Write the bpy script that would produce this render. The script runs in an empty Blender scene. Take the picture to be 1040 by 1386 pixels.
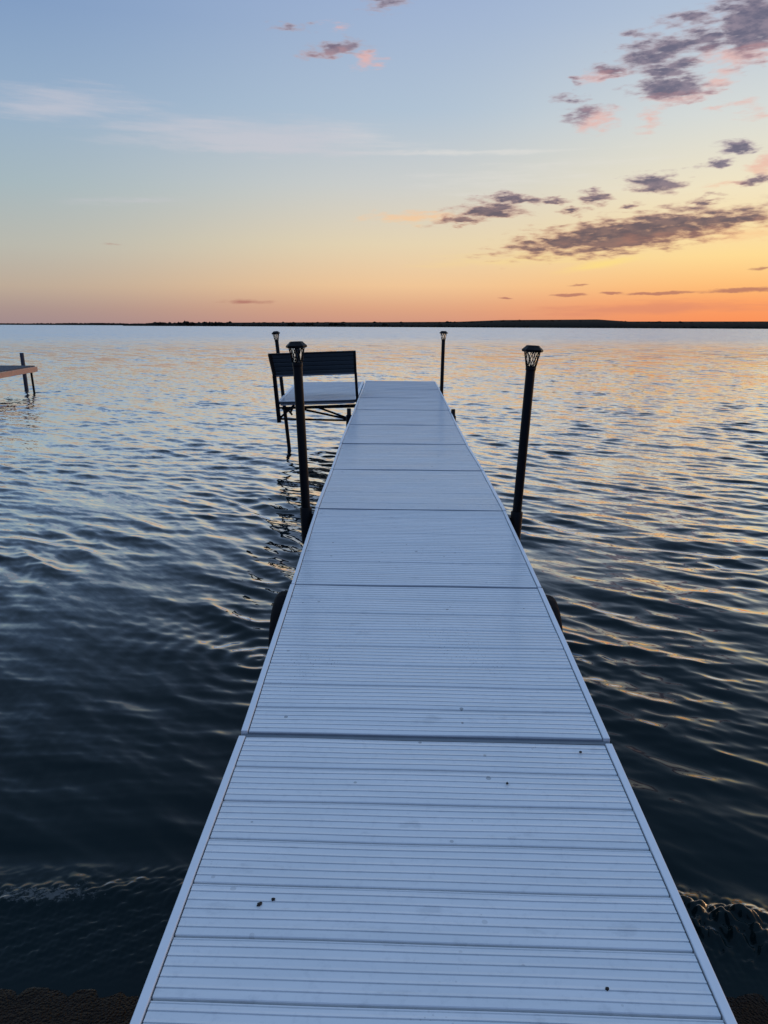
import bpy, bmesh, math, random
import numpy as np
from mathutils import Vector, Matrix
R = math.radians
rng = random.Random(7)
scene = bpy.context.scene
COL = scene.collection

# ------------------------------------------------------------------ camera
cam_d = bpy.data.cameras.new("camera")
cam = bpy.data.objects.new("camera", cam_d); COL.objects.link(cam)
cam_d.sensor_fit = 'VERTICAL'; cam_d.sensor_height = 36.0
cam_d.lens = 36.0 * 1040 / 1386
cam_d.clip_start = 0.05; cam_d.clip_end = 30000
cam.location = (0, 0, 1.82)
cam.matrix_world = (Matrix.Translation((0, 0, 1.82)) @ Matrix.Rotation(R(1.85), 4, 'Z')
                    @ Matrix.Rotation(R(90 - 13.6), 4, 'X') @ Matrix.Rotation(R(.27), 4, 'Z'))
scene.camera = cam
scene.view_settings.view_transform = 'Standard'
scene.view_settings.look = 'None'
scene.view_settings.exposure = 0.0
scene.view_settings.gamma = 1.0

# ------------------------------------------------------------------ node helpers
def lin(c):
    return tuple(((v / 255) / 12.92 if v / 255 <= .04045 else ((v / 255 + .055) / 1.055) ** 2.4) for v in c) + (1.0,)

class NT:
    def __init__(s, tree): s.t = tree; s.n = tree.nodes; s.l = tree.links
    def new(s, kind, **kw):
        n = s.n.new(kind)
        for k, v in kw.items(): setattr(n, k, v)
        return n
    def put(s, sock, v):
        if isinstance(v, bpy.types.NodeSocket): s.l.new(v, sock)
        else: sock.default_value = v
    def math(s, op, a, b=None, c=None, clamp=False):
        n = s.new('ShaderNodeMath', operation=op); n.use_clamp = clamp
        s.put(n.inputs[0], a)
        if b is not None: s.put(n.inputs[1], b)
        if c is not None: s.put(n.inputs[2], c)
        return n.outputs[0]
    def vmath(s, op, a, b=None, out=0):
        n = s.new('ShaderNodeVectorMath', operation=op); s.put(n.inputs[0], a)
        if b is not None:
            if op == 'SCALE': s.put(n.inputs['Scale'], b)
            else: s.put(n.inputs[1], b)
        return n.outputs[out]
    def mix(s, f, a, b, blend='MIX'):
        n = s.new('ShaderNodeMix', data_type='RGBA', blend_type=blend)
        s.put(n.inputs[0], f); s.put(n.inputs[6], a); s.put(n.inputs[7], b)
        return n.outputs[2]
    def smooth(s, v, a, b, lo=0., hi=1.):
        n = s.new('ShaderNodeMapRange', interpolation_type='SMOOTHSTEP')
        s.put(n.inputs[0], v); s.put(n.inputs[1], a); s.put(n.inputs[2], b); s.put(n.inputs[3], lo); s.put(n.inputs[4], hi)
        return n.outputs[0]
    def ramp(s, v, stops, interp='LINEAR'):
        n = s.new('ShaderNodeValToRGB'); cr = n.color_ramp; cr.interpolation = interp
        s.put(n.inputs[0], v)
        while len(cr.elements) < len(stops): cr.elements.new(0.5)
        for e, (p, c) in zip(cr.elements, stops): e.position = p
        for e, (p, c) in zip(cr.elements, stops): e.position = p; e.color = c
        return n.outputs[0]
    def noise(s, vec, scale, detail=4., rough=.5, dist=0., out=0):
        n = s.new('ShaderNodeTexNoise'); s.put(n.inputs['Vector'], vec)
        n.inputs['Scale'].default_value = scale; n.inputs['Detail'].default_value = detail
        n.inputs['Roughness'].default_value = rough; n.inputs['Distortion'].default_value = dist
        return n.outputs[out]
    def mapping(s, vec, loc=(0, 0, 0), rot=(0, 0, 0), scale=(1, 1, 1), kind='POINT'):
        n = s.new('ShaderNodeMapping', vector_type=kind); s.put(n.inputs[0], vec)
        n.inputs[1].default_value = loc; n.inputs[2].default_value = rot; n.inputs[3].default_value = scale
        return n.outputs[0]

# ------------------------------------------------------------------ sky (dusk, by direction) and sun
# (azimuth deg, elevation deg, half width, half height, tilt deg, strength)
GRAY = [(15.24, 6.17, 7.71, 1.12, 6.3, 1.1), (20.03, 6.69, 3.26, 0.72, 8.9, 1), (10.41, 5.66, 3.46, 0.58, 3.9, 1), (5.52, 7.74, 2.34, 0.47, -0.7, 1), (6.75, 8.48, 2.32, 0.33, -1.0, 1), (3.23, 7.19, 1.74, 0.34, 4.3, 0.9), (9.66, 8.37, 0.99, 0.23, -1.4, 0.8), (16.16, 9.23, 1.78, 0.58, -6.5, 1.05), (12.34, 8.52, 1.07, 0.41, -1.9, 1), (11.17, 7.68, 0.79, 0.28, -1.5, 0.8), (14.87, 7.89, 0.75, 0.23, 2.8, 0.8), (19.23, 7.97, 1.05, 0.27, 7.3, 0.8), (21.23, 11.06, 1.46, 0.33, -4.3, 1), (19.9, 10.15, 1.28, 0.26, 8.3, 0.85), (22.08, 9.07, 0.92, 0.26, 4.4, 0.9), (15.75, 16.55, 2.29, 0.86, 2.3, 0.95), (18.33, 17.08, 1.85, 0.92, 3.3, 0.85), (21.3, 17.5, 2.17, 1.71, -6.7, 1.3), (17.56, 18.21, 1.81, 0.49, -1.5, 0.85), (16.49, 15.7, 1.95, 0.56, -0.3, 0.9), (16.82, 14.64, 2.25, 0.73, -4.5, 1.2), (12.9, 15.81, 1.29, 0.4, 1.5, 0.95), (-5.21, 17.4, 2.07, 0.48, 5.3, 0.85), (-8.13, 18.44, 1.17, 0.24, 2.1, 0.55), (-2.01, 19.96, 1.37, 0.46, 0.3, 0.7), (10.37, 14.39, 1.15, 0.29, -2.7, 0.6), (11.61, 13.57, 1.39, 0.51, 8.0, 0.8), (10.78, 15.36, 0.38, 0.25, -3.0, 0.5), (14.31, 17.63, 0.91, 0.31, -4.6, 0.5)]
PINK = [(20.77, 16.0, 2.34, 0.54, -2.4, 1.1), (17.31, 14.08, 1.94, 0.37, 0.1, 1), (19.51, 14.73, 0.97, 0.48, 14.1, 0.8), (12.25, 13.2, 1.2, 0.68, 8.0, 1), (12.55, 15.59, 1.55, 0.33, 5.3, 0.9), (15.62, 12.92, 0.74, 0.67, 37.1, 0.7), (-3.13, 16.95, 0.99, 0.49, 0.6, 0.8), (-5.46, 17.2, 1.68, 0.32, 1.2, 0.5), (22.71, 9.91, 0.89, 0.67, 11.3, 0.9), (20.68, 8.94, 1.71, 0.22, 6.7, 0.5), (22.08, 5.89, 2.57, 0.45, 3.9, 0.9), (21.74, 12.94, 1.34, 0.48, -22.9, 0.5), (19.49, 13.33, 0.77, 0.2, -0.1, 0.6), (-5.19, 18.72, 0.49, 0.27, 1.2, 0.4), (0.13, 7.39, 3.11, 0.34, -0.0, 0.9), (17.14, 5.88, 5.52, 0.37, 4.3, 0.6)]
THIN = [(11.11, 2.19, 1.51, 0.15, 1.7, 1), (13.84, 2.32, 0.98, 0.12, -0.4, 0.9), (16.98, 2.25, 2.84, 0.15, 1.5, 1), (22.01, 2.38, 3.08, 0.19, 1.3, 1), (6.77, 1.95, 0.73, 0.1, -0.0, 0.8), (23.18, 3.74, 0.94, 0.14, 2.8, 0.8), (11.82, 2.88, 0.9, 0.1, 1.5, 0.6), (-11.92, 1.65, 2.58, 0.2, 0.6, 0.5), (-20.59, 5.22, 1.03, 0.12, 2.0, 0.5)]
BAND = [(15.62, 1.23, 11.01, 0.64, 1.9, 0.9)]
CIRRUS = [(-22.62, 13.42, 4.82, 1.06, 3.3, 0.8), (-10.52, 12.26, 9.31, 1.06, -0.7, 0.95), (-11.54, 11.56, 8.33, 0.36, 0.3, 1), (2.1, 11.44, 11.01, 0.18, -0.5, 0.7), (-18.98, 8.0, 4.25, 0.23, 2.7, 0.45), (4.19, 9.45, 3.05, 0.65, -0.7, 0.4), (7.19, 9.85, 7.91, 1.01, 3.3, 0.35)]
GLOW = [(13.22, 4.18, 3.86, 0.43, 9.1, 1), (7.43, 4.63, 8.11, 0.69, 1.4, 0.5)]

world = bpy.data.worlds.new("World"); scene.world = world
world.use_nodes = True
W = NT(world.node_tree); W.n.clear()
geo = W.new('ShaderNodeNewGeometry')
dirv = W.vmath('NORMALIZE', W.vmath('SCALE', geo.outputs['Incoming'], -1.0))
sep = W.new('ShaderNodeSeparateXYZ'); W.l.new(dirv, sep.inputs[0])
az = W.math('MULTIPLY', W.math('ARCTAN2', sep.outputs[0], sep.outputs[1]), 180 / math.pi)
el = W.math('MULTIPLY', W.math('ARCSINE', sep.outputs[2]), 180 / math.pi)
t = W.math('DIVIDE', W.math('MAXIMUM', el, 0.0), 90.0)
def sky(stops): return W.ramp(t, [(e / 90, lin(c)) for e, c in stops])
TOP = [(32, (138, 166, 203)), (55, (138, 169, 211)), (90, (137, 170, 213))]
left = sky([(0, (160, 138, 140)), (1.0, (170, 148, 142)), (2.4, (188, 170, 152)), (5, (184, 184, 174)), (8.7, (165, 183, 190)), (13, (150, 175, 200)), (18.7, (128, 156, 194))] + TOP)
mid = sky([(0, (206, 148, 128)), (1.2, (222, 166, 132)), (2.8, (240, 198, 152)), (5.6, (230, 212, 178)), (9.5, (205, 207, 204)), (14, (176, 194, 212)), (20, (158, 178, 210))] + TOP)
right = sky([(0, (250, 142, 88)), (1.6, (253, 162, 102)), (2.6, (255, 188, 118)), (4.6, (255, 220, 150)), (8.8, (242, 229, 196)), (13, (216, 220, 216)), (18.8, (180, 196, 216))] + TOP)
far_r = sky([(0, (255, 150, 80)), (2.6, (255, 188, 118)), (6, (255, 208, 150)), (12, (248, 214, 180)), (22, (206, 200, 204))] + [(38, (144, 170, 203)), (55, (138, 169, 211)), (90, (137, 170, 213))])
back = sky([(0, (70, 84, 116)), (6, (82, 92, 128)), (14, (100, 112, 150)), (25, (104, 132, 184))] + TOP[1:])
c = W.mix(W.smooth(az, -30., 2.), left, mid)
c = W.mix(W.smooth(az, -2., 24.), c, right)
c = W.mix(W.smooth(az, 24., 42.), c, far_r)
absaz = W.math('ABSOLUTE', W.math('SUBTRACT', az, 12.))
c = W.mix(W.smooth(absaz, 60., 130.), c, back)

comb = W.new('ShaderNodeCombineXYZ'); W.l.new(az, comb.inputs[0]); W.l.new(el, comb.inputs[1])
P = comb.outputs[0]
# ragged, wind-drawn edges: the lookup point is pushed about by two scales of noise
w1 = W.noise(W.mapping(P, rot=(0, 0, R(-12)), scale=(.45, 1.1, 1)), 1.1, 3, .6, out=1)
w2 = W.noise(W.mapping(P, loc=(3, 7, 1), rot=(0, 0, R(-14)), scale=(.7, 2.2, 1)), 2.2, 3, .65, out=1)
off = W.vmath('ADD', W.vmath('MULTIPLY', W.vmath('SUBTRACT', w1, (.5, .5, .5)), (2.0, .9, 0)),
              W.vmath('MULTIPLY', W.vmath('SUBTRACT', w2, (.5, .5, .5)), (.8, .45, 0)))
PW = W.vmath('ADD', P, off)
PS = W.vmath('ADD', P, W.vmath('SCALE', off, .35))
def field(lst, vec, grow=1.0):
    acc = None
    for (a, e, ha, he, rot, s) in lst:
        m = W.mapping(vec, loc=(a, e, 0), rot=(0, 0, R(rot)), scale=(ha * grow, he * grow, 1), kind='TEXTURE')
        v = W.math('MULTIPLY_ADD', W.vmath('LENGTH', m, out=1), -s, s)
        acc = v if acc is None else W.math('MAXIMUM', acc, v)
    return acc
nz = W.noise(W.mapping(P, rot=(0, 0, R(-16)), scale=(.55, 2.3, 1)), 1.25, 5, .54)
nzc = W.math('SUBTRACT', nz, .5)
nf = W.noise(W.mapping(P, loc=(9, 2, 0), rot=(0, 0, R(-4)), scale=(.16, 1.6, 1)), 1.2, 5, .6)
nfc = W.math('SUBTRACT', nf, .5)
cir = W.smooth(W.math('MULTIPLY_ADD', nfc, 1.5, field(CIRRUS, PS, 1.35)), .0, .85)
c = W.mix(W.math('MULTIPLY', cir, .54), c, W.mix(W.smooth(az, -8., 4.), lin((206, 202, 210)), lin((230, 226, 220))))
gl = W.smooth(W.math('MULTIPLY_ADD', nfc, 1.2, field(GLOW, PS)), .0, 1.1)
c = W.mix(W.math('MULTIPLY', gl, .6), c, lin((255, 226, 128)))
bd = W.smooth(W.math('MULTIPLY_ADD', nfc, 1.6, field(BAND, PS)), .0, .9)
c = W.mix(W.math('MULTIPLY', bd, .55), c, lin((214, 136, 112)))
pk = W.smooth(W.math('MULTIPLY_ADD', nzc, 1.9, field(PINK, PW, 1.4)), -.02, .9)
low = W.smooth(el, 6., 11.)
c = W.mix(W.math('MULTIPLY', pk, .72), c, W.mix(low, lin((250, 204, 150)), lin((234, 178, 166))))
gf = W.math('MULTIPLY_ADD', nzc, 1.9, field(GRAY, PW, 1.3))
gd = W.smooth(gf, -.04, .66)
thin_col = W.mix(low, lin((196, 140, 118)), lin((178, 160, 168)))
inner = W.smooth(W.noise(W.mapping(P, loc=(4, 1, 3), rot=(0, 0, R(-20)), scale=(.6, 1.6, 1)), 1.3, 4, .6), .36, .66)
thick_col = W.mix(low, W.mix(inner, lin((94, 80, 92)), lin((128, 102, 102))), W.mix(inner, lin((100, 97, 120)), lin((140, 128, 144))))
thick_col = W.mix(W.math('MULTIPLY', pk, .38), thick_col, W.mix(low, lin((190, 130, 110)), lin((206, 150, 148))))
c = W.mix(W.math('MULTIPLY', gd, .94), c, W.mix(W.smooth(gf, .2, .75), thin_col, thick_col))
th = W.smooth(W.math('MULTIPLY_ADD', nzc, 1.0, field(THIN, PS)), .0, .6)
c = W.mix(W.math('MULTIPLY', th, .75), c, lin((170, 108, 100)))
below = W.smooth(el, -2., -.2)
c = W.mix(below, lin((40, 46, 56)), c)
bg = W.new('ShaderNodeBackground'); W.l.new(c, bg.inputs[0]); bg.inputs[1].default_value = 1.0
wo = W.new('ShaderNodeOutputWorld'); W.l.new(bg.outputs[0], wo.inputs[0])

sun_d = bpy.data.lights.new("sun", 'SUN'); sun = bpy.data.objects.new("sun", sun_d); COL.objects.link(sun)
sun_d.energy = 0.16; sun_d.angle = R(10); sun_d.color = (1.0, .55, .25)
SUN_AZ, SUN_EL = R(46), R(2.5)
sd = Vector((math.sin(SUN_AZ) * math.cos(SUN_EL), math.cos(SUN_AZ) * math.cos(SUN_EL), math.sin(SUN_EL)))
sun.rotation_euler = sd.to_track_quat('Z', 'Y').to_euler()

# ------------------------------------------------------------------ object helpers
def tag(o, label=None, cat=None, group=None, kind=None):
    if label: o['label'] = label
    if cat: o['category'] = cat
    if group: o['group'] = group
    if kind: o['kind'] = kind
    return o
def empty(name, loc=(0, 0, 0)):
    o = bpy.data.objects.new(name, None); COL.objects.link(o); o.location = loc
    o.empty_display_size = .1
    return o
class MB:
    def __init__(s): s.v = []; s.f = []; s.smooth = []
    def add(s, verts, faces, smooth=False):
        b = len(s.v); s.v += [tuple(v) for v in verts]
        s.f += [tuple(i + b for i in f) for f in faces]; s.smooth += [smooth] * len(faces)
        return s
    def hexa(s, p):      # 8 points: bottom ring 0-3, top ring 4-7 (counter-clockwise seen from above)
        return s.add(p, [(3, 2, 1, 0), (4, 5, 6, 7), (0, 1, 5, 4), (1, 2, 6, 5), (2, 3, 7, 6), (3, 0, 4, 7)])
    def box(s, c, d, rot=None):
        c = Vector(c); h = Vector(d) / 2
        p = [Vector((x * h.x, y * h.y, z * h.z)) for z in (-1, 1) for x, y in ((-1, -1), (1, -1), (1, 1), (-1, 1))]
        if rot is not None: p = [rot @ q for q in p]
        return s.hexa([c + q for q in p])
    def bar(s, a, b, w, h=None, up=(0, 0, 1)):
        a = Vector(a); b = Vector(b); h = h or w; d = (b - a).normalized(); up = Vector(up)
        if abs(d.dot(up)) > .98: up = Vector((0, 1, 0))
        x = d.cross(up).normalized(); y = x.cross(d)
        ring = lambda p: [p + x * (i * w / 2) + y * (j * h / 2) for i, j in ((-1, -1), (1, -1), (1, 1), (-1, 1))]
        return s.hexa(ring(a) + ring(b))
    def tube(s, pts, radii, n=20, cap=True, smooth=True):
        pts = [Vector(p) for p in pts]
        if not hasattr(radii, '__len__'): radii = [radii] * len(pts)
        V = []; F = []
        d0 = (pts[-1] - pts[0]).normalized()
        ref = Vector((1, 0, 0)) if abs(d0.x) < .9 else Vector((0, 1, 0))
        x = d0.cross(ref).normalized(); y = d0.cross(x)
        for p, r in zip(pts, radii):
            for k in range(n):
                a = 2 * math.pi * k / n; V.append(p + x * math.cos(a) * r + y * math.sin(a) * r)
        for i in range(len(pts) - 1):
            for k in range(n):
                F.append((i * n + k, i * n + (k + 1) % n, (i + 1) * n + (k + 1) % n, (i + 1) * n + k))
        s.add(V, F, smooth)
        if cap:
            s.add(V[:n], [tuple(range(n))]); s.add(V[-n:], [tuple(reversed(range(n)))])
        return s
    def build(s, name, mat, parent=None, bevel=0.0):
        me = bpy.data.meshes.new(name)
        po = parent.location if parent is not None and parent.parent is None else Vector((0, 0, 0))
        if parent is not None and parent.parent is not None: po = parent.parent.location
        me.from_pydata([tuple(Vector(v) - po) for v in s.v], [], s.f); me.update()
        me.polygons.foreach_set('use_smooth', s.smooth)
        bm = bmesh.new(); bm.from_mesh(me)
        bmesh.ops.recalc_face_normals(bm, faces=bm.faces)
        bm.to_mesh(me); bm.free()
        me.materials.append(mat)
        o = bpy.data.objects.new(name, me); COL.objects.link(o)
        if parent is not None: o.parent = parent
        if bevel:
            m = o.modifiers.new('bevel', 'BEVEL'); m.width = bevel; m.segments = 2; m.limit_method = 'ANGLE'
        return o

# ------------------------------------------------------------------ materials
def material(name):
    m = bpy.data.materials.new(name); m.use_nodes = True
    T = NT(m.node_tree); b = T.n['Principled BSDF']
    return m, T, b
def deck_mat():
    m, T, b = material('white_deck_aluminium')
    g = T.new('ShaderNodeNewGeometry'); pos = g.outputs['Position']
    inf = T.new('ShaderNodeObjectInfo')
    n1 = T.noise(T.mapping(pos, scale=(.9, 7, 1)), 2.2, 4, .6)
    n2 = T.noise(pos, 38, 5, .7)
    base = T.mix(T.smooth(n1, .3, .75), (.72, .76, .775, 1), (.80, .83, .84, 1))
    base = T.mix(T.math('MULTIPLY', T.smooth(n2, .5, .75), .32), base, (.50, .54, .58, 1))
    # sparse specks and water-spot marks
    v = T.new('ShaderNodeTexVoronoi', feature='F1'); T.put(v.inputs['Vector'], pos); v.inputs['Scale'].default_value = 15
    s = T.new('ShaderNodeSeparateColor'); T.l.new(v.outputs['Color'], s.inputs[0])
    spot = T.math('MULTIPLY', T.math('LESS_THAN', v.outputs['Distance'], T.math('MULTIPLY_ADD', s.outputs[1], .10, .03)), T.math('GREATER_THAN', s.outputs[0], .68))
    smear = T.smooth(T.noise(T.mapping(pos, loc=(3, 1, 0), scale=(1.6, 3, 1)), 5, 5, .65), .60, .72)
    base = T.mix(T.math('MULTIPLY', smear, .26), base, (.36, .39, .42, 1))
    base = T.mix(T.math('MULTIPLY', spot, T.math('MULTIPLY_ADD', s.outputs[2], .6, .15)), base, (.12, .13, .13, 1))
    cl = T.noise(pos, 3.1, 2, .5)
    v2 = T.new('ShaderNodeTexVoronoi', feature='F1'); T.put(v2.inputs['Vector'], pos); v2.inputs['Scale'].default_value = 75
    sp2 = T.math('MULTIPLY', T.math('LESS_THAN', v2.outputs['Distance'], .2), T.smooth(cl, .60, .70))
    base = T.mix(T.math('MULTIPLY', sp2, .45), base, (.2, .22, .24, 1))
    T.l.new(base, b.inputs['Base Color'])
    T.l.new(T.math('MULTIPLY_ADD', n1, .14, .14), b.inputs['Roughness'])
    b.inputs['Specular IOR Level'].default_value = .5
    bump = T.new('ShaderNodeBump'); bump.inputs['Strength'].default_value = .12; bump.inputs['Distance'].default_value = .004
    T.l.new(T.noise(T.mapping(pos, scale=(.5, 1.6, 1)), 9, 3, .5), bump.inputs['Height']); T.l.new(bump.outputs[0], b.inputs['Normal'])
    return m
def plain(name, col, rough=.5, metal=0., var=.25, scale=14, bump=.15, spec=.4):
    m, T, b = material(name)
    g = T.new('ShaderNodeNewGeometry'); n = T.noise(g.outputs['Position'], scale, 5, .6)
    d = tuple(x * (1 - var) for x in col[:3]) + (1,); l = tuple(min(1, x * (1 + var)) for x in col[:3]) + (1,)
    T.l.new(T.mix(n, d, l), b.inputs['Base Color'])
    b.inputs['Specular IOR Level'].default_value = spec
    T.l.new(T.math('MULTIPLY_ADD', n, .2, rough - .1), b.inputs['Roughness']); b.inputs['Metallic'].default_value = metal
    bp = T.new('ShaderNodeBump'); bp.inputs['Strength'].default_value = bump; bp.inputs['Distance'].default_value = .003
    T.l.new(n, bp.inputs['Height']); T.l.new(bp.outputs[0], b.inputs['Normal'])
    return m
def water_mat():
    m, T, b = material('lake_water')
    g = T.new('ShaderNodeNewGeometry'); pos = g.outputs['Position']
    s = T.new('ShaderNodeSeparateXYZ'); T.l.new(pos, s.inputs[0])
    flat = T.new('ShaderNodeCombineXYZ'); T.l.new(s.outputs[0], flat.inputs[0]); T.l.new(s.outputs[1], flat.inputs[1])
    p2 = flat.outputs[0]
    dist = T.vmath('LENGTH', p2, out=1)
    ang = R(-41)            # crest direction
    def slopes(scale, stretch, detail, amp, loc):
        n = T.noise(T.mapping(T.mapping(p2, rot=(0, 0, -ang)), loc=loc, scale=(stretch, 1, 1)), scale, detail, .55, out=1)
        sc = T.new('ShaderNodeSeparateColor'); T.l.new(n, sc.inputs[0])
        a = T.math('MULTIPLY', T.math('SUBTRACT', sc.outputs[0], .5), amp)
        b2 = T.math('MULTIPLY', T.math('SUBTRACT', sc.outputs[1], .5), T.math('MULTIPLY', amp, .45))
        k = (-math.sin(ang), math.cos(ang)); cdir = (math.cos(ang), math.sin(ang))
        x = T.math('ADD', T.math('MULTIPLY', a, k[0]), T.math('MULTIPLY', b2, cdir[0]))
        y = T.math('ADD', T.math('MULTIPLY', a, k[1]), T.math('MULTIPLY', b2, cdir[1]))
        cb = T.new('ShaderNodeCombineXYZ'); T.l.new(x, cb.inputs[0]); T.l.new(y, cb.inputs[1])
        return cb.outputs[0]
    fine = slopes(27.0, .30, 2, T.smooth(dist, 4., 12., .10, .30), (2, 2, 0))
    near = slopes(8.0, .36, 3, T.smooth(dist, 4., 30., .12, .8), (0, 0, 0))
    mid_ = slopes(1.3, .30, 3, T.smooth(dist, 10., 70., .04, 1.5), (5, 2, 0))
    big = slopes(.16, .35, 2, T.smooth(dist, 40., 160., .0, .38), (1, 8, 0))
    nrm = T.vmath('NORMALIZE', T.vmath('ADD', g.outputs['Normal'], T.vmath('ADD', T.vmath('ADD', near, fine), T.vmath('ADD', mid_, big))))
    T.n.remove(b)
    fr = T.new('ShaderNodeFresnel'); fr.inputs['IOR'].default_value = 1.333; T.l.new(nrm, fr.inputs['Normal'])
    gain = T.smooth(fr.outputs[0], .045, .28, .46, 2.5)
    fac = T.math('MINIMUM', T.math('MULTIPLY', fr.outputs[0], gain), .96)
    gl_ = T.new('ShaderNodeBsdfGlossy'); gl_.inputs['Color'].default_value = (.90, .925, .955, 1); T.l.new(nrm, gl_.inputs['Normal']); T.l.new(T.smooth(dist, 7., 150., .03, .27), gl_.inputs['Roughness'])
    df = T.new('ShaderNodeBsdfDiffuse'); T.l.new(nrm, df.inputs['Normal'])
    mx = T.new('ShaderNodeMixShader'); T.l.new(fac, mx.inputs[0]); T.l.new(df.outputs[0], mx.inputs[1]); T.l.new(gl_.outputs[0], mx.inputs[2])
    T.l.new(mx.outputs[0], T.n['Material Output'].inputs[0])
    fa = T.new('ShaderNodeAttribute', attribute_name='foam')
    fn = T.smooth(T.math('ADD', fa.outputs['Fac'], T.math('MULTIPLY', T.math('SUBTRACT', T.noise(pos, 48, 6, .8), .5), 2.6)), .72, 1.0)
    body = T.mix(T.noise(p2, .5, 2), (.002, .008, .009, 1), (.0035, .014, .015, 1))
    T.l.new(T.mix(T.math('MULTIPLY', fn, .45), body, (.20, .20, .19, 1)), df.inputs['Color'])
    return m
def beach_mat():
    m, T, b = material('wet_shingle')
    g = T.new('ShaderNodeNewGeometry'); pos = g.outputs['Position']
    v = T.new('ShaderNodeTexVoronoi', feature='F1'); T.put(v.inputs['Vector'], pos); v.inputs['Scale'].default_value = 120
    n = T.noise(pos, 60, 5, .75)
    T.l.new(T.mix(n, (.0015, .0016, .002, 1), (.0055, .0045, .004, 1)), b.inputs['Base Color'])
    b.inputs['Roughness'].default_value = .28; b.inputs['Specular IOR Level'].default_value = .12
    bp = T.new('ShaderNodeBump'); bp.inputs['Strength'].default_value = 1.0; bp.inputs['Distance'].default_value = .010
    T.l.new(T.math('ADD', T.math('MULTIPLY', v.outputs['Distance'], -1.), n), bp.inputs['Height']); T.l.new(bp.outputs[0], b.inputs['Normal'])
    return m
M_DECK = deck_mat()
M_TRIM = plain('white_trim', (.80, .84, .87), .42, 0, .06, 20, .05)
M_FRAME = plain('grey_frame', (.16, .19, .22), .45, .3, .2)
M_EDGE_SHADE = plain('grey_edge_shade', (.30, .34, .39), .45, 0, .2)
M_BLACK = plain('black_powder_coat', (.005, .0055, .007), .45, 0, .3, 30, .1, .14)
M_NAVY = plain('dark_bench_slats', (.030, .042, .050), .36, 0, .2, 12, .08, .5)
M_RUBBER = plain('tyre_rubber', (.008, .008, .009), .8, 0, .35, 40, .4, .15)
M_STEEL = plain('dark_steel', (.02, .022, .024), .5, .4, .3)
M_WOOD = plain('sunset_tinted_timber', (.75, .43, .28), .7, 0, .3, 9, .3)  # sunset glow on the beams put into the base colour
M_GREYDECK = plain('grey_timber', (.10, .11, .13), .7, 0, .3, 9, .3)
M_PIPE = plain('blue_grey_pipe', (.05, .06, .085), .5, 0, .2)
M_CRUMB = plain('dry_crumb', (.025, .022, .018), .8, 0, .5, 200, .6)
M_TREE = plain('far_foliage', (.014, .014, .011), .9, 0, .45, .12, .0, .05)
M_HILL = plain('far_bank', (.013, .013, .011), .95, 0, .3, .05, .0, .05)
M_LENS, T_, b_ = material('lamp_lens')
b_.inputs['Base Color'].default_value = (.85, .88, .9, 1); b_.inputs['Roughness'].default_value = .12
b_.inputs['Transmission Weight'].default_value = 1.0; b_.inputs['IOR'].default_value = 1.08

# ------------------------------------------------------------------ lake
def wave_field():
    r = np.random.default_rng(11)
    base = math.atan2(-.75, -.66)
    comps = []
    N = 140
    for i in range(N):
        u = (i + r.random()) / N
        lam = .055 * (1.45 / .055) ** u
        th = base + r.normal() * (.22 + .26 * (1 - u)) + (.22 if i % 3 == 0 else 0)
        sl = (.0110 + .0095 * math.exp(-((u - .50) / .2) ** 2)) * r.uniform(.6, 1.3) * (1 if u < .76 else .62)
        comps.append((lam, th, sl, r.uniform(0, 2 * math.pi)))
    return comps
COMPS = wave_field()
def vnoise(x, y, seed):
    r = np.random.default_rng(seed); out = np.zeros_like(x)
    for k in range(7):
        a = r.uniform(0, 2 * math.pi); f = r.uniform(.6, 1.7)
        out += np.sin((x * math.cos(a) + y * math.sin(a)) * f + r.uniform(0, 6.28))
    return out / 2.6
SHORE = lambda x: 1.80 + .02 * np.clip(x + .2, -3, 3) + .05 * np.sin(x * 2.3 + .6) + .025 * np.sin(x * 5.1)
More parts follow.
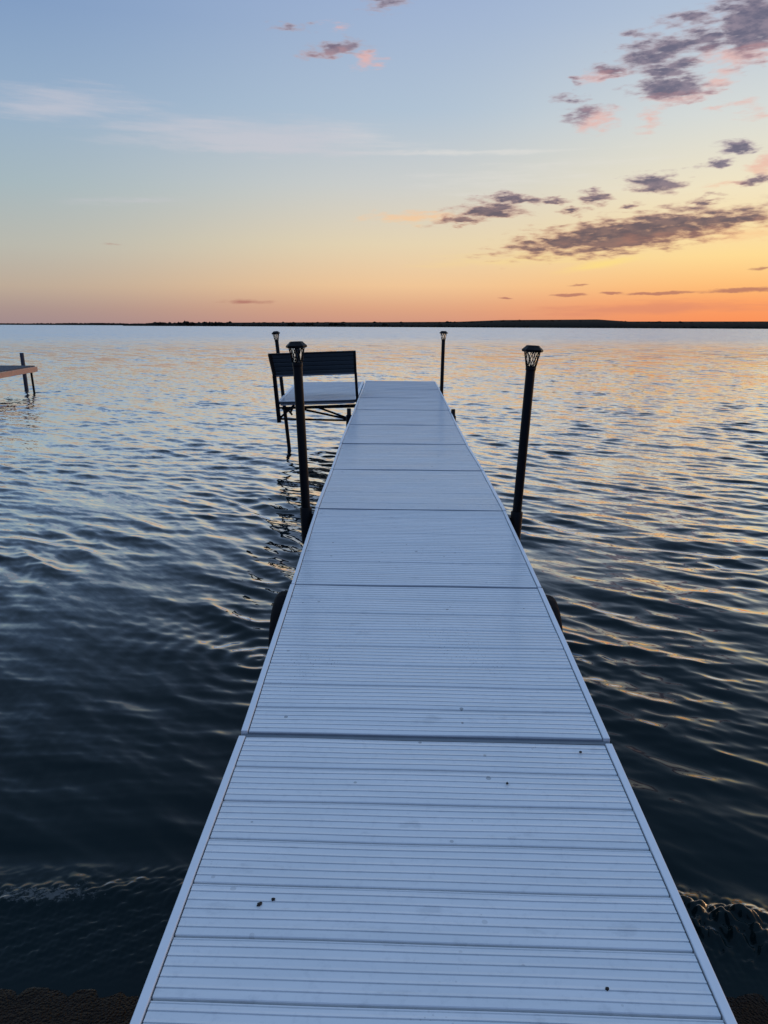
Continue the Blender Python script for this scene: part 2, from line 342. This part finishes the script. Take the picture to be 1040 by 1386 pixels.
def build_lake():
    nth, ratio = 1080, 1.0027
    rs = [1.25]
    while rs[-1] < 75: rs.append(rs[-1] * ratio)
    while rs[-1] < 9000: rs.append(rs[-1] * 1.10)
    rs = np.array(rs); th = np.linspace(R(-58), R(58), nth)
    RR, TH = np.meshgrid(rs, th, indexing='ij')
    X = (RR * np.sin(TH)).ravel(); Y = (RR * np.cos(TH)).ravel(); r = RR.ravel()
    Z = np.zeros_like(X); DX = np.zeros_like(X); DY = np.zeros_like(X)
    # calmer and rougher patches, and a slow bend of the crests
    env1 = np.clip(1 + .38 * vnoise(X * .9, Y * .9, 3), .3, 1.8)
    env2 = np.clip(1 + .45 * vnoise(X * 1.9, Y * 1.9, 4), .2, 1.9)
    wx = .22 * vnoise(X * .55, Y * .55, 5); wy = .22 * vnoise(X * .55, Y * .55, 6)
    step = np.maximum(r * .0027, r * R(116) / nth)
    near = r < 90
    shore_d = Y - SHORE(X)
    shoal = np.clip((shore_d - .05) / 2.0, .0, 1) ** .6
    for lam, a, sl, ph in COMPS:
        k = 2 * math.pi / lam; kx, ky = math.cos(a), math.sin(a)
        fade = np.clip((lam / step - 3) / 3, 0, 1)
        amp = sl / k * fade * (env1 if lam > .6 else env2) * ((.25 * np.clip((shore_d - .02) / .25, 0, 1) + .75 * shoal) if lam < .5 else shoal)
        p = k * ((X + wx) * kx + (Y + wy) * ky) + ph
        s, c_ = np.sin(p), np.cos(p)
        Z += amp * s; q = .85
        DX += q * amp * c_ * kx; DY += q * amp * c_ * ky
    # rings thrown off the wheels
    for cx, cy in ((.82, 4.0), (-.82, 3.95)):
        d = np.hypot(X - cx, Y - cy)
        Z += .006 * np.exp(-d / .35) * np.sin(d * 2 * math.pi / .13) * near
    # the little swash that breaks along the shore
    n1 = vnoise(X * 9, Y * 9, 21); n2 = vnoise(X * 23, Y * 23, 22); n3 = vnoise(X * 47, Y * 47, 23); n4 = vnoise(X * 105, Y * 105, 24); n5 = vnoise(X * 210, Y * 190, 25)
    rt = np.clip((X - .2) / .6, 0, 1)
    cen = .37 - .10 * rt - .28 * np.clip(X - .95, -.1, .6) * rt
    band = np.exp(-((shore_d - cen + .012 * n1) / np.where(shore_d < cen, .055 + .045 * rt, .09)) ** 2)
    wgt = .45 + .55 * rt
    lumps = np.abs(n3) * .016 + np.abs(n4) * .011 - .012
    Z += band * wgt * (.034 + .008 * n1 + .008 * n2) + np.minimum(1, band * 1.5) * (.25 + .75 * rt) * lumps
    trough = np.exp(-((shore_d - cen - .22) / .10) ** 2); Z -= trough * .012
    Z += np.clip((cen - shore_d) / .06, 0, 1) * np.clip(shore_d / .12, .12, 1) * (.0008 * n3 + .0013 * n4 + .0011 * n5)
    Z *= near
    foam = np.clip(band * np.where(X < 0, .62 + .2 * n1, .38 + .15 * n1), 0, 1) + np.exp(-((shore_d - .03 - .02 * n1) / .03) ** 2) * .35
    foam = np.clip(foam * (r < 8), 0, 1)
    V = np.stack([X + DX * near, Y + DY * near, Z], 1).astype(np.float32)
    nr = len(rs)
    i = np.arange(nr - 1)[:, None] * nth + np.arange(nth - 1)[None, :]
    F = np.stack([i, i + 1, i + nth + 1, i + nth], -1).reshape(-1, 4)[:, ::-1].astype(np.int32)
    me = bpy.data.meshes.new('lake')
    me.vertices.add(len(V)); me.vertices.foreach_set('co', V.ravel())
    me.loops.add(F.size); me.loops.foreach_set('vertex_index', F.ravel())
    me.polygons.add(len(F)); me.polygons.foreach_set('loop_start', np.arange(0, F.size, 4, dtype=np.int32))
    me.polygons.foreach_set('loop_total', np.full(len(F), 4, dtype=np.int32))
    me.polygons.foreach_set('use_smooth', np.ones(len(F), dtype=bool))
    at = me.attributes.new('foam', 'FLOAT', 'POINT'); at.data.foreach_set('value', foam.astype(np.float32))
    me.update(calc_edges=True); me.validate()
    if me.polygons[0].normal.z < 0: me.flip_normals()
    me.materials.append(water_mat())
    o = bpy.data.objects.new('lake', me); COL.objects.link(o); tag(o, kind='structure')
build_lake()

def build_beach():
    nx, ny = 420, 230
    xs = np.linspace(-6, 6, nx); ys = np.linspace(-3, 3.6, ny)
    X, Y = np.meshgrid(xs, ys, indexing='xy'); x = X.ravel(); y = Y.ravel()
    d = SHORE(x) - y
    r = np.random.default_rng(2)
    z = np.where(d > 0, d * .07, d * .22) + .0008 * vnoise(x * 7, y * 7, 31) + .0012 * vnoise(x * 60, y * 60, 32) + r.normal(size=len(x)) * .0007
    V = np.stack([x, y, z], 1)
    F = [(j * nx + i, j * nx + i + 1, (j + 1) * nx + i + 1, (j + 1) * nx + i) for j in range(ny - 1) for i in range(nx - 1)]
    me = bpy.data.meshes.new('beach'); me.from_pydata(V.tolist(), [], F); me.update()
    me.polygons.foreach_set('use_smooth', [True] * len(F)); me.materials.append(beach_mat())
    o = bpy.data.objects.new('beach', me); COL.objects.link(o); tag(o, kind='structure')
build_beach()

# ------------------------------------------------------------------ far shore
def shore_height(x):      # metres at 1500 m
    pts = [(-2500, 7), (-545, 7), (-430, 8.5), (-50, 11.5), (100, 13), (200, 17.5), (405, 20), (470, 15.5), (670, 16.5), (900, 18), (2500, 17)]
    return float(np.interp(x, [p[0] for p in pts], [p[1] for p in pts]))
def build_far():
    me_v = []; me_f = []
    n = 500
    for i in range(n):
        x = -560 + i / (n - 1) * 3000
        e = min(1, max(0, (x + 560) / 40))
        h = shore_height(x) * e
        for dy, hz in ((0, -.3), (12, .45 * h * .4), (60, h * .55), (220, h * .9), (500, h * .6), (700, -1)):
            me_v.append((x, 1500 + dy + abs(x) * .02, hz))
    k = 6
    for i in range(n - 1):
        for j in range(k - 1): me_f.append((i * k + j, (i + 1) * k + j, (i + 1) * k + j + 1, i * k + j + 1))
    b0 = len(me_v)
    for i in range(260):
        x = -3400 + i / 259 * 2900
        h = 5.2 + 2.2 * math.sin(i * .13) + 1.2 * math.sin(i * .41)
        for dy, hz in ((0, -.5), (20, h * .5), (120, h), (500, h * .5), (700, -1)): me_v.append((x, 2700 + dy, hz))
    for i in range(259):
        for j in range(4): me_f.append((b0 + i * 5 + j, b0 + (i + 1) * 5 + j, b0 + (i + 1) * 5 + j + 1, b0 + i * 5 + j + 1))
    me = bpy.data.meshes.new('far_shore'); me.from_pydata(me_v, [], me_f); me.update()
    me.polygons.foreach_set('use_smooth', [True] * len(me_f)); me.materials.append(M_HILL)
    o = bpy.data.objects.new('far_shore', me); COL.objects.link(o); tag(o, kind='structure')
    # the wood on it, one mass of crowns
    bm = bmesh.new(); bmesh.ops.create_icosphere(bm, subdivisions=1, radius=1); bm.verts.ensure_lookup_table()
    bv = np.array([v.co for v in bm.verts]); bf = [[v.index for v in f.verts] for f in bm.faces]; bm.free()
    r = np.random.default_rng(5); VV = []; FF = []; c0 = 0
    def crown(x, y, z, w, h):
        nonlocal c0
        q = bv * (1 + r.normal(size=(len(bv), 1)) * .22) * np.array([w, w, h]) + np.array([x, y, z])
        VV.append(q); FF.extend([[i + c0 for i in f] for f in bf]); c0 += len(bv)
    for i in range(4200):
        x = r.uniform(-555, 1500)
        dy = abs(r.normal()) * 60
        h = shore_height(x); top = h * min(1, dy / 150) * .8
        w = r.uniform(3.0, 6.5); hh = r.uniform(1.4, 2.3)
        if -455 < x < -380 and r.random() < .10: hh *= 1.7
        crown(x, 1502 + dy + abs(x) * .02, top * .9 + hh * .45, w, hh)
    for x, hh in ((-490, 3.4), (-452, 3.3), (-436, 4.6), (-431, 3.8), (-395, 3.6), (-377, 4.1), (-368, 3.4), (-232, 3.6), (-196, 3.6), (-148, 3.9), (-135, 3.4), (-52, 3.2)):
        for _ in range(5):
            crown(x + r.normal() * 5, 1520 + r.uniform(0, 20), 1.5 + hh * .75, 4.0, hh)
    for i in range(900):
        x = r.uniform(-2600, -760); crown(x, 2730 + r.uniform(0, 80), 4.6 + 1.2 * math.sin(x * .01), r.uniform(3, 7), r.uniform(1.4, 2.6))
    V = np.concatenate(VV)
    me = bpy.data.meshes.new('far_wood'); me.from_pydata(V.tolist(), [], FF); me.update(); me.materials.append(M_TREE)
    o = bpy.data.objects.new('far_wood', me); COL.objects.link(o)
    tag(o, 'dark low wood along the far shore under the sunset', 'wood', kind='stuff')
build_far()

# ------------------------------------------------------------------ dock
HW = .607
def quad_pt(Q, u, v, w=0):      # Q = near-left, near-right, far-right, far-left
    a = Q[0].lerp(Q[1], u); b = Q[3].lerp(Q[2], u)
    return a.lerp(b, v) + Vector((0, 0, w))
def ribbed(Q, boards, uL, uR, pad, mb, seed=0, gap=.007):
    """ribbed planks across the quad: the profile runs along v, the planks along u"""
    L = ((Q[3] - Q[0]).length + (Q[2] - Q[1]).length) / 2
    prof = []
    pitch = (L - 2 * pad) / boards
    rr = random.Random(seed)
    for b in range(boards):
        s0 = pad + b * pitch; g = gap / 2; hgt = rr.uniform(-.0012, .0012)
        prof += [(s0, -.048), (s0 + g, -.048), (s0 + g, -.002 + hgt), (s0 + g + .0015, hgt)]
        for k in range(1, 6):
            c = s0 + pitch * k / 6
            prof += [(c - .0022, hgt), (c - .0014, hgt - .0030), (c - .0002, hgt - .0030), (c + .0005, hgt + .0013), (c + .0016, hgt + .0013), (c + .0080, hgt)]
        e = s0 + pitch
        prof += [(e - g - .0075, hgt), (e - g - .0055, hgt - .004), (e - g - .004, hgt), (e - g - .0015, hgt), (e - g, -.002 + hgt), (e - g, -.048), (e, -.048)]
    us = [uL + (uR - uL) * i / 24 for i in range(25)]
    V = []; F = []
    sag = [rr.uniform(-1, 1) for _ in range(4)]
    for (s, w) in prof:
        for u in us:
            ww = w + .0009 * math.sin(u * 5 + sag[0] * 3 + s * 9) + .0007 * math.sin(u * 11 + sag[1] * 3 - s * 14)
            V.append(quad_pt(Q, u, s / L, ww))
    m = len(us)
    for i in range(len(prof) - 1):
        for j in range(m - 1): F.append((i * m + j, i * m + j + 1, (i + 1) * m + j + 1, (i + 1) * m + j))
    mb.add(V, F)
    # closed underside and ends
    mb.hexa([quad_pt(Q, uL, pad / L, -.060), quad_pt(Q, uR, pad / L, -.060), quad_pt(Q, uR, 1 - pad / L, -.060), quad_pt(Q, uL, 1 - pad / L, -.060),
             quad_pt(Q, uL, pad / L, -.0495), quad_pt(Q, uR, pad / L, -.0495), quad_pt(Q, uR, 1 - pad / L, -.0495), quad_pt(Q, uL, 1 - pad / L, -.0495)])
    return mb
def strip(Q, u0, u1, v0, v1, w0, w1, mb):
    return mb.hexa([quad_pt(Q, u0, v0, w0), quad_pt(Q, u1, v0, w0), quad_pt(Q, u1, v1, w0), quad_pt(Q, u0, v1, w0),
                    quad_pt(Q, u0, v0, w1), quad_pt(Q, u1, v0, w1), quad_pt(Q, u1, v1, w1), quad_pt(Q, u0, v1, w1)])
JOINTS = [(.062, 2.287, .510), (.041, 3.522, .602), (.013, 4.754, .688), (-.012, 5.986, .716), (-.050, 7.218, .738), (-.074, 8.450, .765),
          (-.090, 9.682, .800), (-.115, 10.914, .838), (-.137, 12.146, .864), (-.163, 13.378, .897)]
NEAR = [(.094, -1.63, .322), (.080, -.335, .390), (.0655, .964, .449), (.061, 2.263, .512)]
def joint_edge(j, side, tilt=0):
    return Vector((j[0] + side * HW, j[1], j[2] + side * tilt))
def dock_panel(parent, a, b, seed, ta=0, tb=0, inset=.0):
    Q = [joint_edge(a, -1, ta), joint_edge(a, 1, ta), joint_edge(b, 1, tb), joint_edge(b, -1, tb)]
    rq = random.Random(seed * 7)
    for q_, dz in zip(Q, (.0022, .0022, -.0022, -.0022)): q_.z += dz + rq.uniform(-.0015, .0015)
    e = .022 / (2 * HW)
    ribbed(Q, 8, e + .002, 1 - e - .002, .003, MB(), seed)
    mb = MB(); ribbed(Q, 8, e + .003, 1 - e - .003, .0035, mb, seed)
    p = mb.build('deck_panel', M_DECK, parent)
    for u0, u1 in ((inset, e), (1 - e, 1 - inset)):
        t_ = MB(); strip(Q, u0, u1, .0016, .9984, -.045, .0035, t_)
        t_.build('edge_trim', M_TRIM, parent, bevel=.0025)
        f = MB(); uu = (u0 + .006, u0 + .026) if u0 < .5 else (u1 - .026, u1 - .006)
        strip(Q, uu[0], uu[1], .0, 1.0, -.15, -.048, f); f.build('side_rail', M_FRAME, parent)
    k_ = MB(); strip(Q, e + .003, 1 - e - .003, .0, .0022, -.036, -.0015, k_); k_.build('edge_shade_strip', M_EDGE_SHADE, parent)  # added grey strip, shade of the panel's near face put into its colour
    c = MB(); strip(Q, e + .01, 1 - e - .01, .0, .035, -.14, -.063, c); c.build('cross_beam', M_FRAME, parent)
    return Q
dock = tag(empty('dock', (0, 2.29, 0)), 'long white ribbed dock running out over the lake beyond the wide grey gap', 'dock', 'dock sections')
for i in range(9):
    dock_panel(dock, JOINTS[i], JOINTS[i + 1], 100 + i, inset=(.0, .003, .0, .002, .0, .003, 0, .002, 0)[i])
endb = MB(); e0 = JOINTS[-1]
endb.bar((e0[0] - HW, e0[1] + .022, e0[2] - .05), (e0[0] + HW, e0[1] + .022, e0[2] - .05), .04, .105); endb.build('end_rail', M_TRIM, dock, bevel=.004)
# grey hinge beam seen down in the gap
hb = MB(); hb.bar((.062 - HW + .004, 2.275, .487), (.062 + HW - .004, 2.275, .487), .020, .036); hb.build('hinge_beam', M_FRAME, dock)
# wheels on their axle, half under water
ax = MB(); ax.tube([(-.70, 4.02, .11), (.74, 4.02, .11)], .024, 16); ax.build('axle', M_STEEL, dock)
for sx in (-1, 1):
    st = MB(); st.bar((.02 + sx * .52, 4.02, .09), (.02 + sx * .52, 4.02, .59), .05); st.build('axle_strut', M_STEEL, dock)
    cx = .684 if sx < 0 else .775; cx *= sx
    V = []; F = []; nseg, npf = 48, 14
    for i in range(nseg):
        a = 2 * math.pi * i / nseg
        for j in range(npf):
            p = 2 * math.pi * j / npf
            rr_ = .200 + .060 * math.copysign(abs(math.cos(p)) ** .75, math.cos(p)); xx = .055 * math.copysign(abs(math.sin(p)) ** .7, math.sin(p))
            if abs(p) < .6 or abs(p - 2 * math.pi) < .6: rr_ += .006 * (1 if i % 2 else -1)
            V.append((cx + xx, 4.02 + rr_ * math.cos(a), .11 + rr_ * math.sin(a)))
    for i in range(nseg):
        for j in range(npf):
            F.append((i * npf + j, ((i + 1) % nseg) * npf + j, ((i + 1) % nseg) * npf + (j + 1) % npf, i * npf + (j + 1) % npf))
    wh = MB(); wh.tube([(cx - .03, 4.02, .11), (cx + .03, 4.02, .11)], .142, 32); wh.tube([(cx - .045, 4.02, .11), (cx + .045, 4.02, .11)], .05, 20)
    wo_ = wh.build('wheel', M_STEEL, dock)
    ty = MB(); ty.add(V, F, True); ty.build('tyre', M_RUBBER, wo_)

near = tag(empty('dock', (0, 2.252, 0)), 'nearest white ribbed dock section, at the shore in the foreground before the wide grey gap', 'dock', 'dock sections')
for i in range(3):
    dock_panel(near, NEAR[i], NEAR[i + 1], 300 + i)

# ------------------------------------------------------------------ lamp posts
def lamp_post(bottom, top, r, label, sleeve=None, clamp_side=1, foot=None):
    """bottom, top: ends of the pole; the lamp sits on top"""
    bottom = Vector(bottom); top = Vector(top); d = (top - bottom).normalized()
    low = bottom - d * (bottom.z + .5) / d.z if foot is None else Vector(foot)
    t = tag(empty('lamp_post', tuple(low)), label, 'lamp post', 'solar lamp posts standing along the dock')
    p = MB(); p.tube([low, bottom, top - d * .004, top], [r, r, r, r * .93], 28); p.build('pole', M_BLACK, t)
    if sleeve:
        s = MB(); a = bottom.lerp(top, sleeve[0]); b = bottom.lerp(top, sleeve[1])
        s.tube([a, b - d * .004, b], [r * 1.32, r * 1.32, r * 1.2], 28)
        s.bar(a.lerp(b, .72) + Vector((-clamp_side * .075, 0, 0)), a.lerp(b, .72), .03, .05)
        s.bar(a.lerp(b, .3) + Vector((-clamp_side * .075, 0, 0)), a.lerp(b, .3), .03, .05)
        s.build('sleeve', M_BLACK, t)
    # lamp: collar, flared wire cage, lens, overhanging cap
    base = MB(); base.tube([top - d * .012, top + d * .006, top + d * .012], [r * 1.10, r * 1.12, r * .8], 28); lamp = base.build('lamp', M_BLACK, t)
    x = d.cross(Vector((0, 1, 0))).normalized(); y = d.cross(x)
    rad = lambda h: .029 + .019 * (h / .092)
    pt = lambda a, h: top + d * (h + .008) + (x * math.cos(a) + y * math.sin(a)) * rad(h)
    cg = MB(); nb = 8
    for k in range(nb):
        a0 = 2 * math.pi * k / nb
        for sgn in (-1, 1):
            pts = [pt(a0 + sgn * q * 2 * math.pi / nb * 1.0, .092 * q) for q in (0, .25, .5, .75, 1)]
            for i in range(4): cg.tube([pts[i], pts[i + 1]], .0029, 6, cap=False)
    for h in (.002, .09):
        pts = [pt(2 * math.pi * k / 24, h) for k in range(25)]
        for i in range(24): cg.tube([pts[i], pts[i + 1]], .0028, 6, cap=False)
    cg.build('cage', M_BLACK, lamp)
    ln = MB(); ln.tube([top + d * .010, top + d * .098], [.023, .034], 24, cap=False); ln.build('lens', M_LENS, lamp)
    tp = top + d * .100
    cp = MB(); cp.tube([tp - d * .004, tp, tp + d * .010, tp + d * .026, tp + d * .033, tp + d * .036], [.052, .064, .066, .047, .042, .034], 8, smooth=False)
    cp.build('cap', M_BLACK, lamp, bevel=.002)
    return t
SL = (.0, .075)
lamp_post((-.648, 4.75, .58), (-.686, 4.75, 1.592), .0285, 'near left black lamp post with a flared solar lamp, in front of the bench', (-.12, .115), -1)
lamp_post((.683, 4.75, .58), (.731, 4.75, 1.576), .0285, 'near right black lamp post leaning outward, alone against the open water', (-.12, .105), 1)
lamp_post((-1.822, 11.55, .0), (-1.998, 11.72, 1.602), .0275, 'leaning lamp post behind the bench back at the outer side of the platform', None)
lamp_post((.500, 12.2, .70), (.513, 12.2, 1.615), .0275, 'far right thin lamp post at the lake end of the dock', (-.15, .08), 1)

def short_post(x, y, top, label):
    t = tag(empty('dock_post', (x, y, -.4)), label, 'post', 'short dock leg posts')
    p = MB(); p.tube([(x, y, -.4), (x, y, top - .004), (x, y, top)], [.026, .026, .022], 20); p.build('pipe', M_BLACK, t)
    s = 1 if x > 0 else -1
    q = MB(); q.tube([(x, y, .58), (x, y, .76)], .036, 20); q.bar((x - s * .09, y, .68), (x, y, .68), .03, .1); q.build('bracket', M_BLACK, t)
short_post(-.738, 9.4, .842, 'short black leg post on the left dock edge just before the bench')
short_post(.533, 9.4, .842, 'short black leg post on the right dock edge, below the far right lamp')

# ------------------------------------------------------------------ side platform
PQ = [Vector((-1.875, 10.93, .770)), Vector((-.742, 10.95, .812)), Vector((-.788, 13.36, .892)), Vector((-1.962, 13.36, .872))]
plat = tag(empty('side_platform', (-1.3, 11, 0)), 'square white platform joined to the left of the dock end, under the bench', 'platform')
for k in (0, 1):
    Q = [PQ[0].lerp(PQ[3], k * .5), PQ[1].lerp(PQ[2], k * .5), PQ[1].lerp(PQ[2], k * .5 + .499), PQ[0].lerp(PQ[3], k * .5 + .499)]
    mb = MB(); ribbed(Q, 8, .036, .964, .004, mb, 500 + k); mb.build('deck_panel', M_DECK, plat)
for u0, u1 in ((0, .035), (.965, 1)):
    t_ = MB(); strip(PQ, u0, u1, 0, 1, -.045, .004, t_); t_.build('edge_trim', M_TRIM, plat, bevel=.002)
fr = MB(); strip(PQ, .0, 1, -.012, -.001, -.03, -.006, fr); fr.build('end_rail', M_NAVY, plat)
def Pp(u, v, w): return quad_pt(PQ, u, v, w)
fb = MB()
fb.bar(Pp(.0, .012, -.095), Pp(1.02, .012, -.085), .03, .026)
fb.bar(Pp(.2, .10, -.135), Pp(1.02, .06, -.125), .03, .026)
fb.build('frame_beam', M_BLACK, plat)
lo = MB(); lo.bar(Pp(.0, .0, -.245), Pp(.92, .0, -.30), .026, .026); lo.build('lower_beam', M_BLACK, plat)
br = MB(); br.bar(Pp(.02, .0, -.24), Pp(.21, .0, -.055), .030); br.build('brace', M_BLACK, plat)
br = MB(); br.bar(Pp(.08, .01, -.06), Pp(.18, .01, -.20), .024); br.build('brace', M_BLACK, plat)
br = MB(); br.bar(Pp(.28, .05, -.13), Pp(.90, .0, -.285), .026); br.build('brace', M_BLACK, plat)
br = MB(); br.bar(Pp(.50, .08, -.13), Pp(.90, .0, -.275), .024); br.build('brace', M_BLACK, plat)
br = MB(); br.bar(Pp(.1, .3, -.06), Pp(.1, .95, -.30), .026); br.build('brace', M_BLACK, plat)
for v in (.33, .66, .985):
    cb = MB(); cb.bar(Pp(.04, v, -.087), Pp(.98, v, -.087), .04, .05); cb.build('cross_beam', M_BLACK, plat)
sk = MB(); q0 = Pp(.05, .10, -.17)
for a, b in (((.06, .04, -.055), (.10, .05, -.17)), ((.20, .05, -.055), (.15, .05, -.17)), ((.04, .05, -.115), (.28, .05, -.11)), ((.28, .05, -.055), (.22, .05, -.13))):
    sk.bar(Pp(*a), Pp(*b), .03)
sk.build('leg_bracket', M_BLACK, plat)

# ------------------------------------------------------------------ bench (its back turned to the shore)
bench = tag(empty('bench', (-1.3, 10.9, .75)), 'dark slatted bench seen from behind, looking out over the lake beside the dock end', 'bench')
bl, brr = Vector((-1.921, 10.895, 1.135)), Vector((-.746, 10.895, 1.185))
tl, tr = Vector((-1.975, 10.86, 1.432)), Vector((-.756, 10.86, 1.480))
V = []; F = []
prof = []
for k in range(5):          # five slats, each with a chamfered upper lip
    a = k / 5; prof += [(a + .002, .012), (a + .012, .0), (a + .150, .0), (a + .192, .011), (a + .198, .012)]
for (q, dep) in prof:
    a = bl.lerp(tl, q); b = brr.lerp(tr, q)
    V += [a + Vector((.03, dep, 0)), b + Vector((-.03, dep, 0))]
for i in range(len(prof) - 1): F.append((2 * i, 2 * i + 1, 2 * i + 3, 2 * i + 2))
bk = MB(); bk.add(V, F)
bk.hexa([p + Vector((0, dy, 0)) for p, dy in ((bl, .014), (brr, .014), (brr, .034), (bl, .034), (tl, .014), (tr, .014), (tr, .034), (tl, .034))])
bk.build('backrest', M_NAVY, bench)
lp = MB(); lp.bar(bl + Vector((0, -.004, -.008)), brr + Vector((0, -.004, -.008)), .02, .022); lp.build('bottom_rail', M_FRAME, bench)
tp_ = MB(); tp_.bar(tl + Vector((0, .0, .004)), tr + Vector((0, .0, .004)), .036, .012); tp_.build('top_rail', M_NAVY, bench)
po = MB(); po.bar((-1.852, 10.90, .475), bl + Vector((.018, .0, 0)), .052, .05); po.bar(bl + Vector((.018, 0, 0)), tl + Vector((.018, 0, 0)), .036, .04); po.build('post', M_BLACK, bench)
po = MB(); po.bar((-.727, 10.90, .66), brr + Vector((-.012, 0, 0)), .036, .04); po.bar(brr + Vector((-.012, 0, 0)), tr + Vector((-.012, 0, 0)), .03, .036); po.build('post', M_BLACK, bench)
se = MB()
for k in range(3):
    y0 = 11.00 + k * .14
    se.box((-1.33, y0 + .06, 1.215), (1.10, .125, .03))
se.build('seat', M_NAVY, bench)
for x in (-1.84, -.80):
    a = MB(); a.bar((x, 10.9, 1.185), (x, 11.40, 1.185), .035, .03); a.build('seat_arm', M_BLACK, bench)

# ------------------------------------------------------------------ neighbour's dock
nb = tag(empty('dock', (-11, 18, 0)), 'neighbouring low wooden dock at the far left, with a peach lit side beam', 'dock')
c0 = Vector((-10.43, 21.5, .675)); sl = Vector((0, -1, -.030))
def nbp(y, dx, dz): return Vector((-10.43 - .004 * (21.5 - y) + dx, y, .675 - .028 * (21.5 - y) + dz))
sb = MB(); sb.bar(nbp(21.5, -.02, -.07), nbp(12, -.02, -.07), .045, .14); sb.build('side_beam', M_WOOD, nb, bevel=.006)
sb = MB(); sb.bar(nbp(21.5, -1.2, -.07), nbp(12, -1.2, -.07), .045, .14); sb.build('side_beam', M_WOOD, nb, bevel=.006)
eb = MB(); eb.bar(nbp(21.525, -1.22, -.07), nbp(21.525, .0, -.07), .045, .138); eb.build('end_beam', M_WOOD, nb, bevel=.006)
dk = MB()
for k in range(62):
    y = 21.42 - k * .15; dk.bar(nbp(y, -1.26, .016), nbp(y, -.045, .016), .138, .03)
dk.build('deck', M_GREYDECK, nb)
def nb_leg(x, y, top, r, mat):
    g = MB(); g.tube([(x - .05, y, top), (x, y, -.4)], r, 18); g.build('leg', mat, nb)
nb_leg(-11.02, 22.0, 1.03, .055, M_PIPE)
nb_leg(-10.53, 21.45, .60, .030, M_BLACK)
nb_leg(-11.75, 16.5, .75, .05, M_PIPE); nb_leg(-10.72, 16.5, .45, .03, M_BLACK)

# ------------------------------------------------------------------ crumbs on the near boards
def crumb(x, y, z, sx, sy, sz, rot, label, seed):
    bm = bmesh.new(); bmesh.ops.create_icosphere(bm, subdivisions=3, radius=1)
    r = random.Random(seed)
    for v in bm.verts:
        n = 1 + .25 * math.sin(v.co.x * 4 + seed) * math.cos(v.co.y * 5 + seed) + r.uniform(-.08, .08)
        v.co = Vector((v.co.x * sx * n, v.co.y * sy * n, v.co.z * sz * n))
    me = bpy.data.meshes.new('crumb'); bm.to_mesh(me); bm.free(); me.materials.append(M_CRUMB)
    o = bpy.data.objects.new('crumb', me); COL.objects.link(o); o.location = (x, y, z + sz * .7); o.rotation_euler = (0, 0, rot)
    tag(o, label, 'debris', 'crumbs of dirt on the near dock boards')
CR = []
def deck_z(y):
    js = NEAR + JOINTS
    return float(np.interp(y, [j[1] for j in js], [j[2] for j in js]))
CRUMBS = []
for (x, y, sx, sy, sz, rot, label) in [
    (-.342, 1.549, .0075, .0045, .0035, .9, 'largest ragged brown crumb on the near boards, left of its round neighbour'),
    (-.312, 1.564, .0044, .0042, .0035, .2, 'small round dark crumb just right of the ragged brown one'),
    (.430, 1.347, .0042, .0036, .003, .4, 'dark crumb on the nearest boards towards the right edge'),
    (.555, 2.205, .0045, .004, .003, .1, 'dark crumb close to the wide grey gap at the right edge'),
    (.304, 2.037, .004, .0035, .003, 1.2, 'tiny dark crumb on the second board on the near side of the grey gap')]:
    crumb(x, y, deck_z(y) + .001, sx, sy, sz, rot, label, int(abs(x) * 1000))
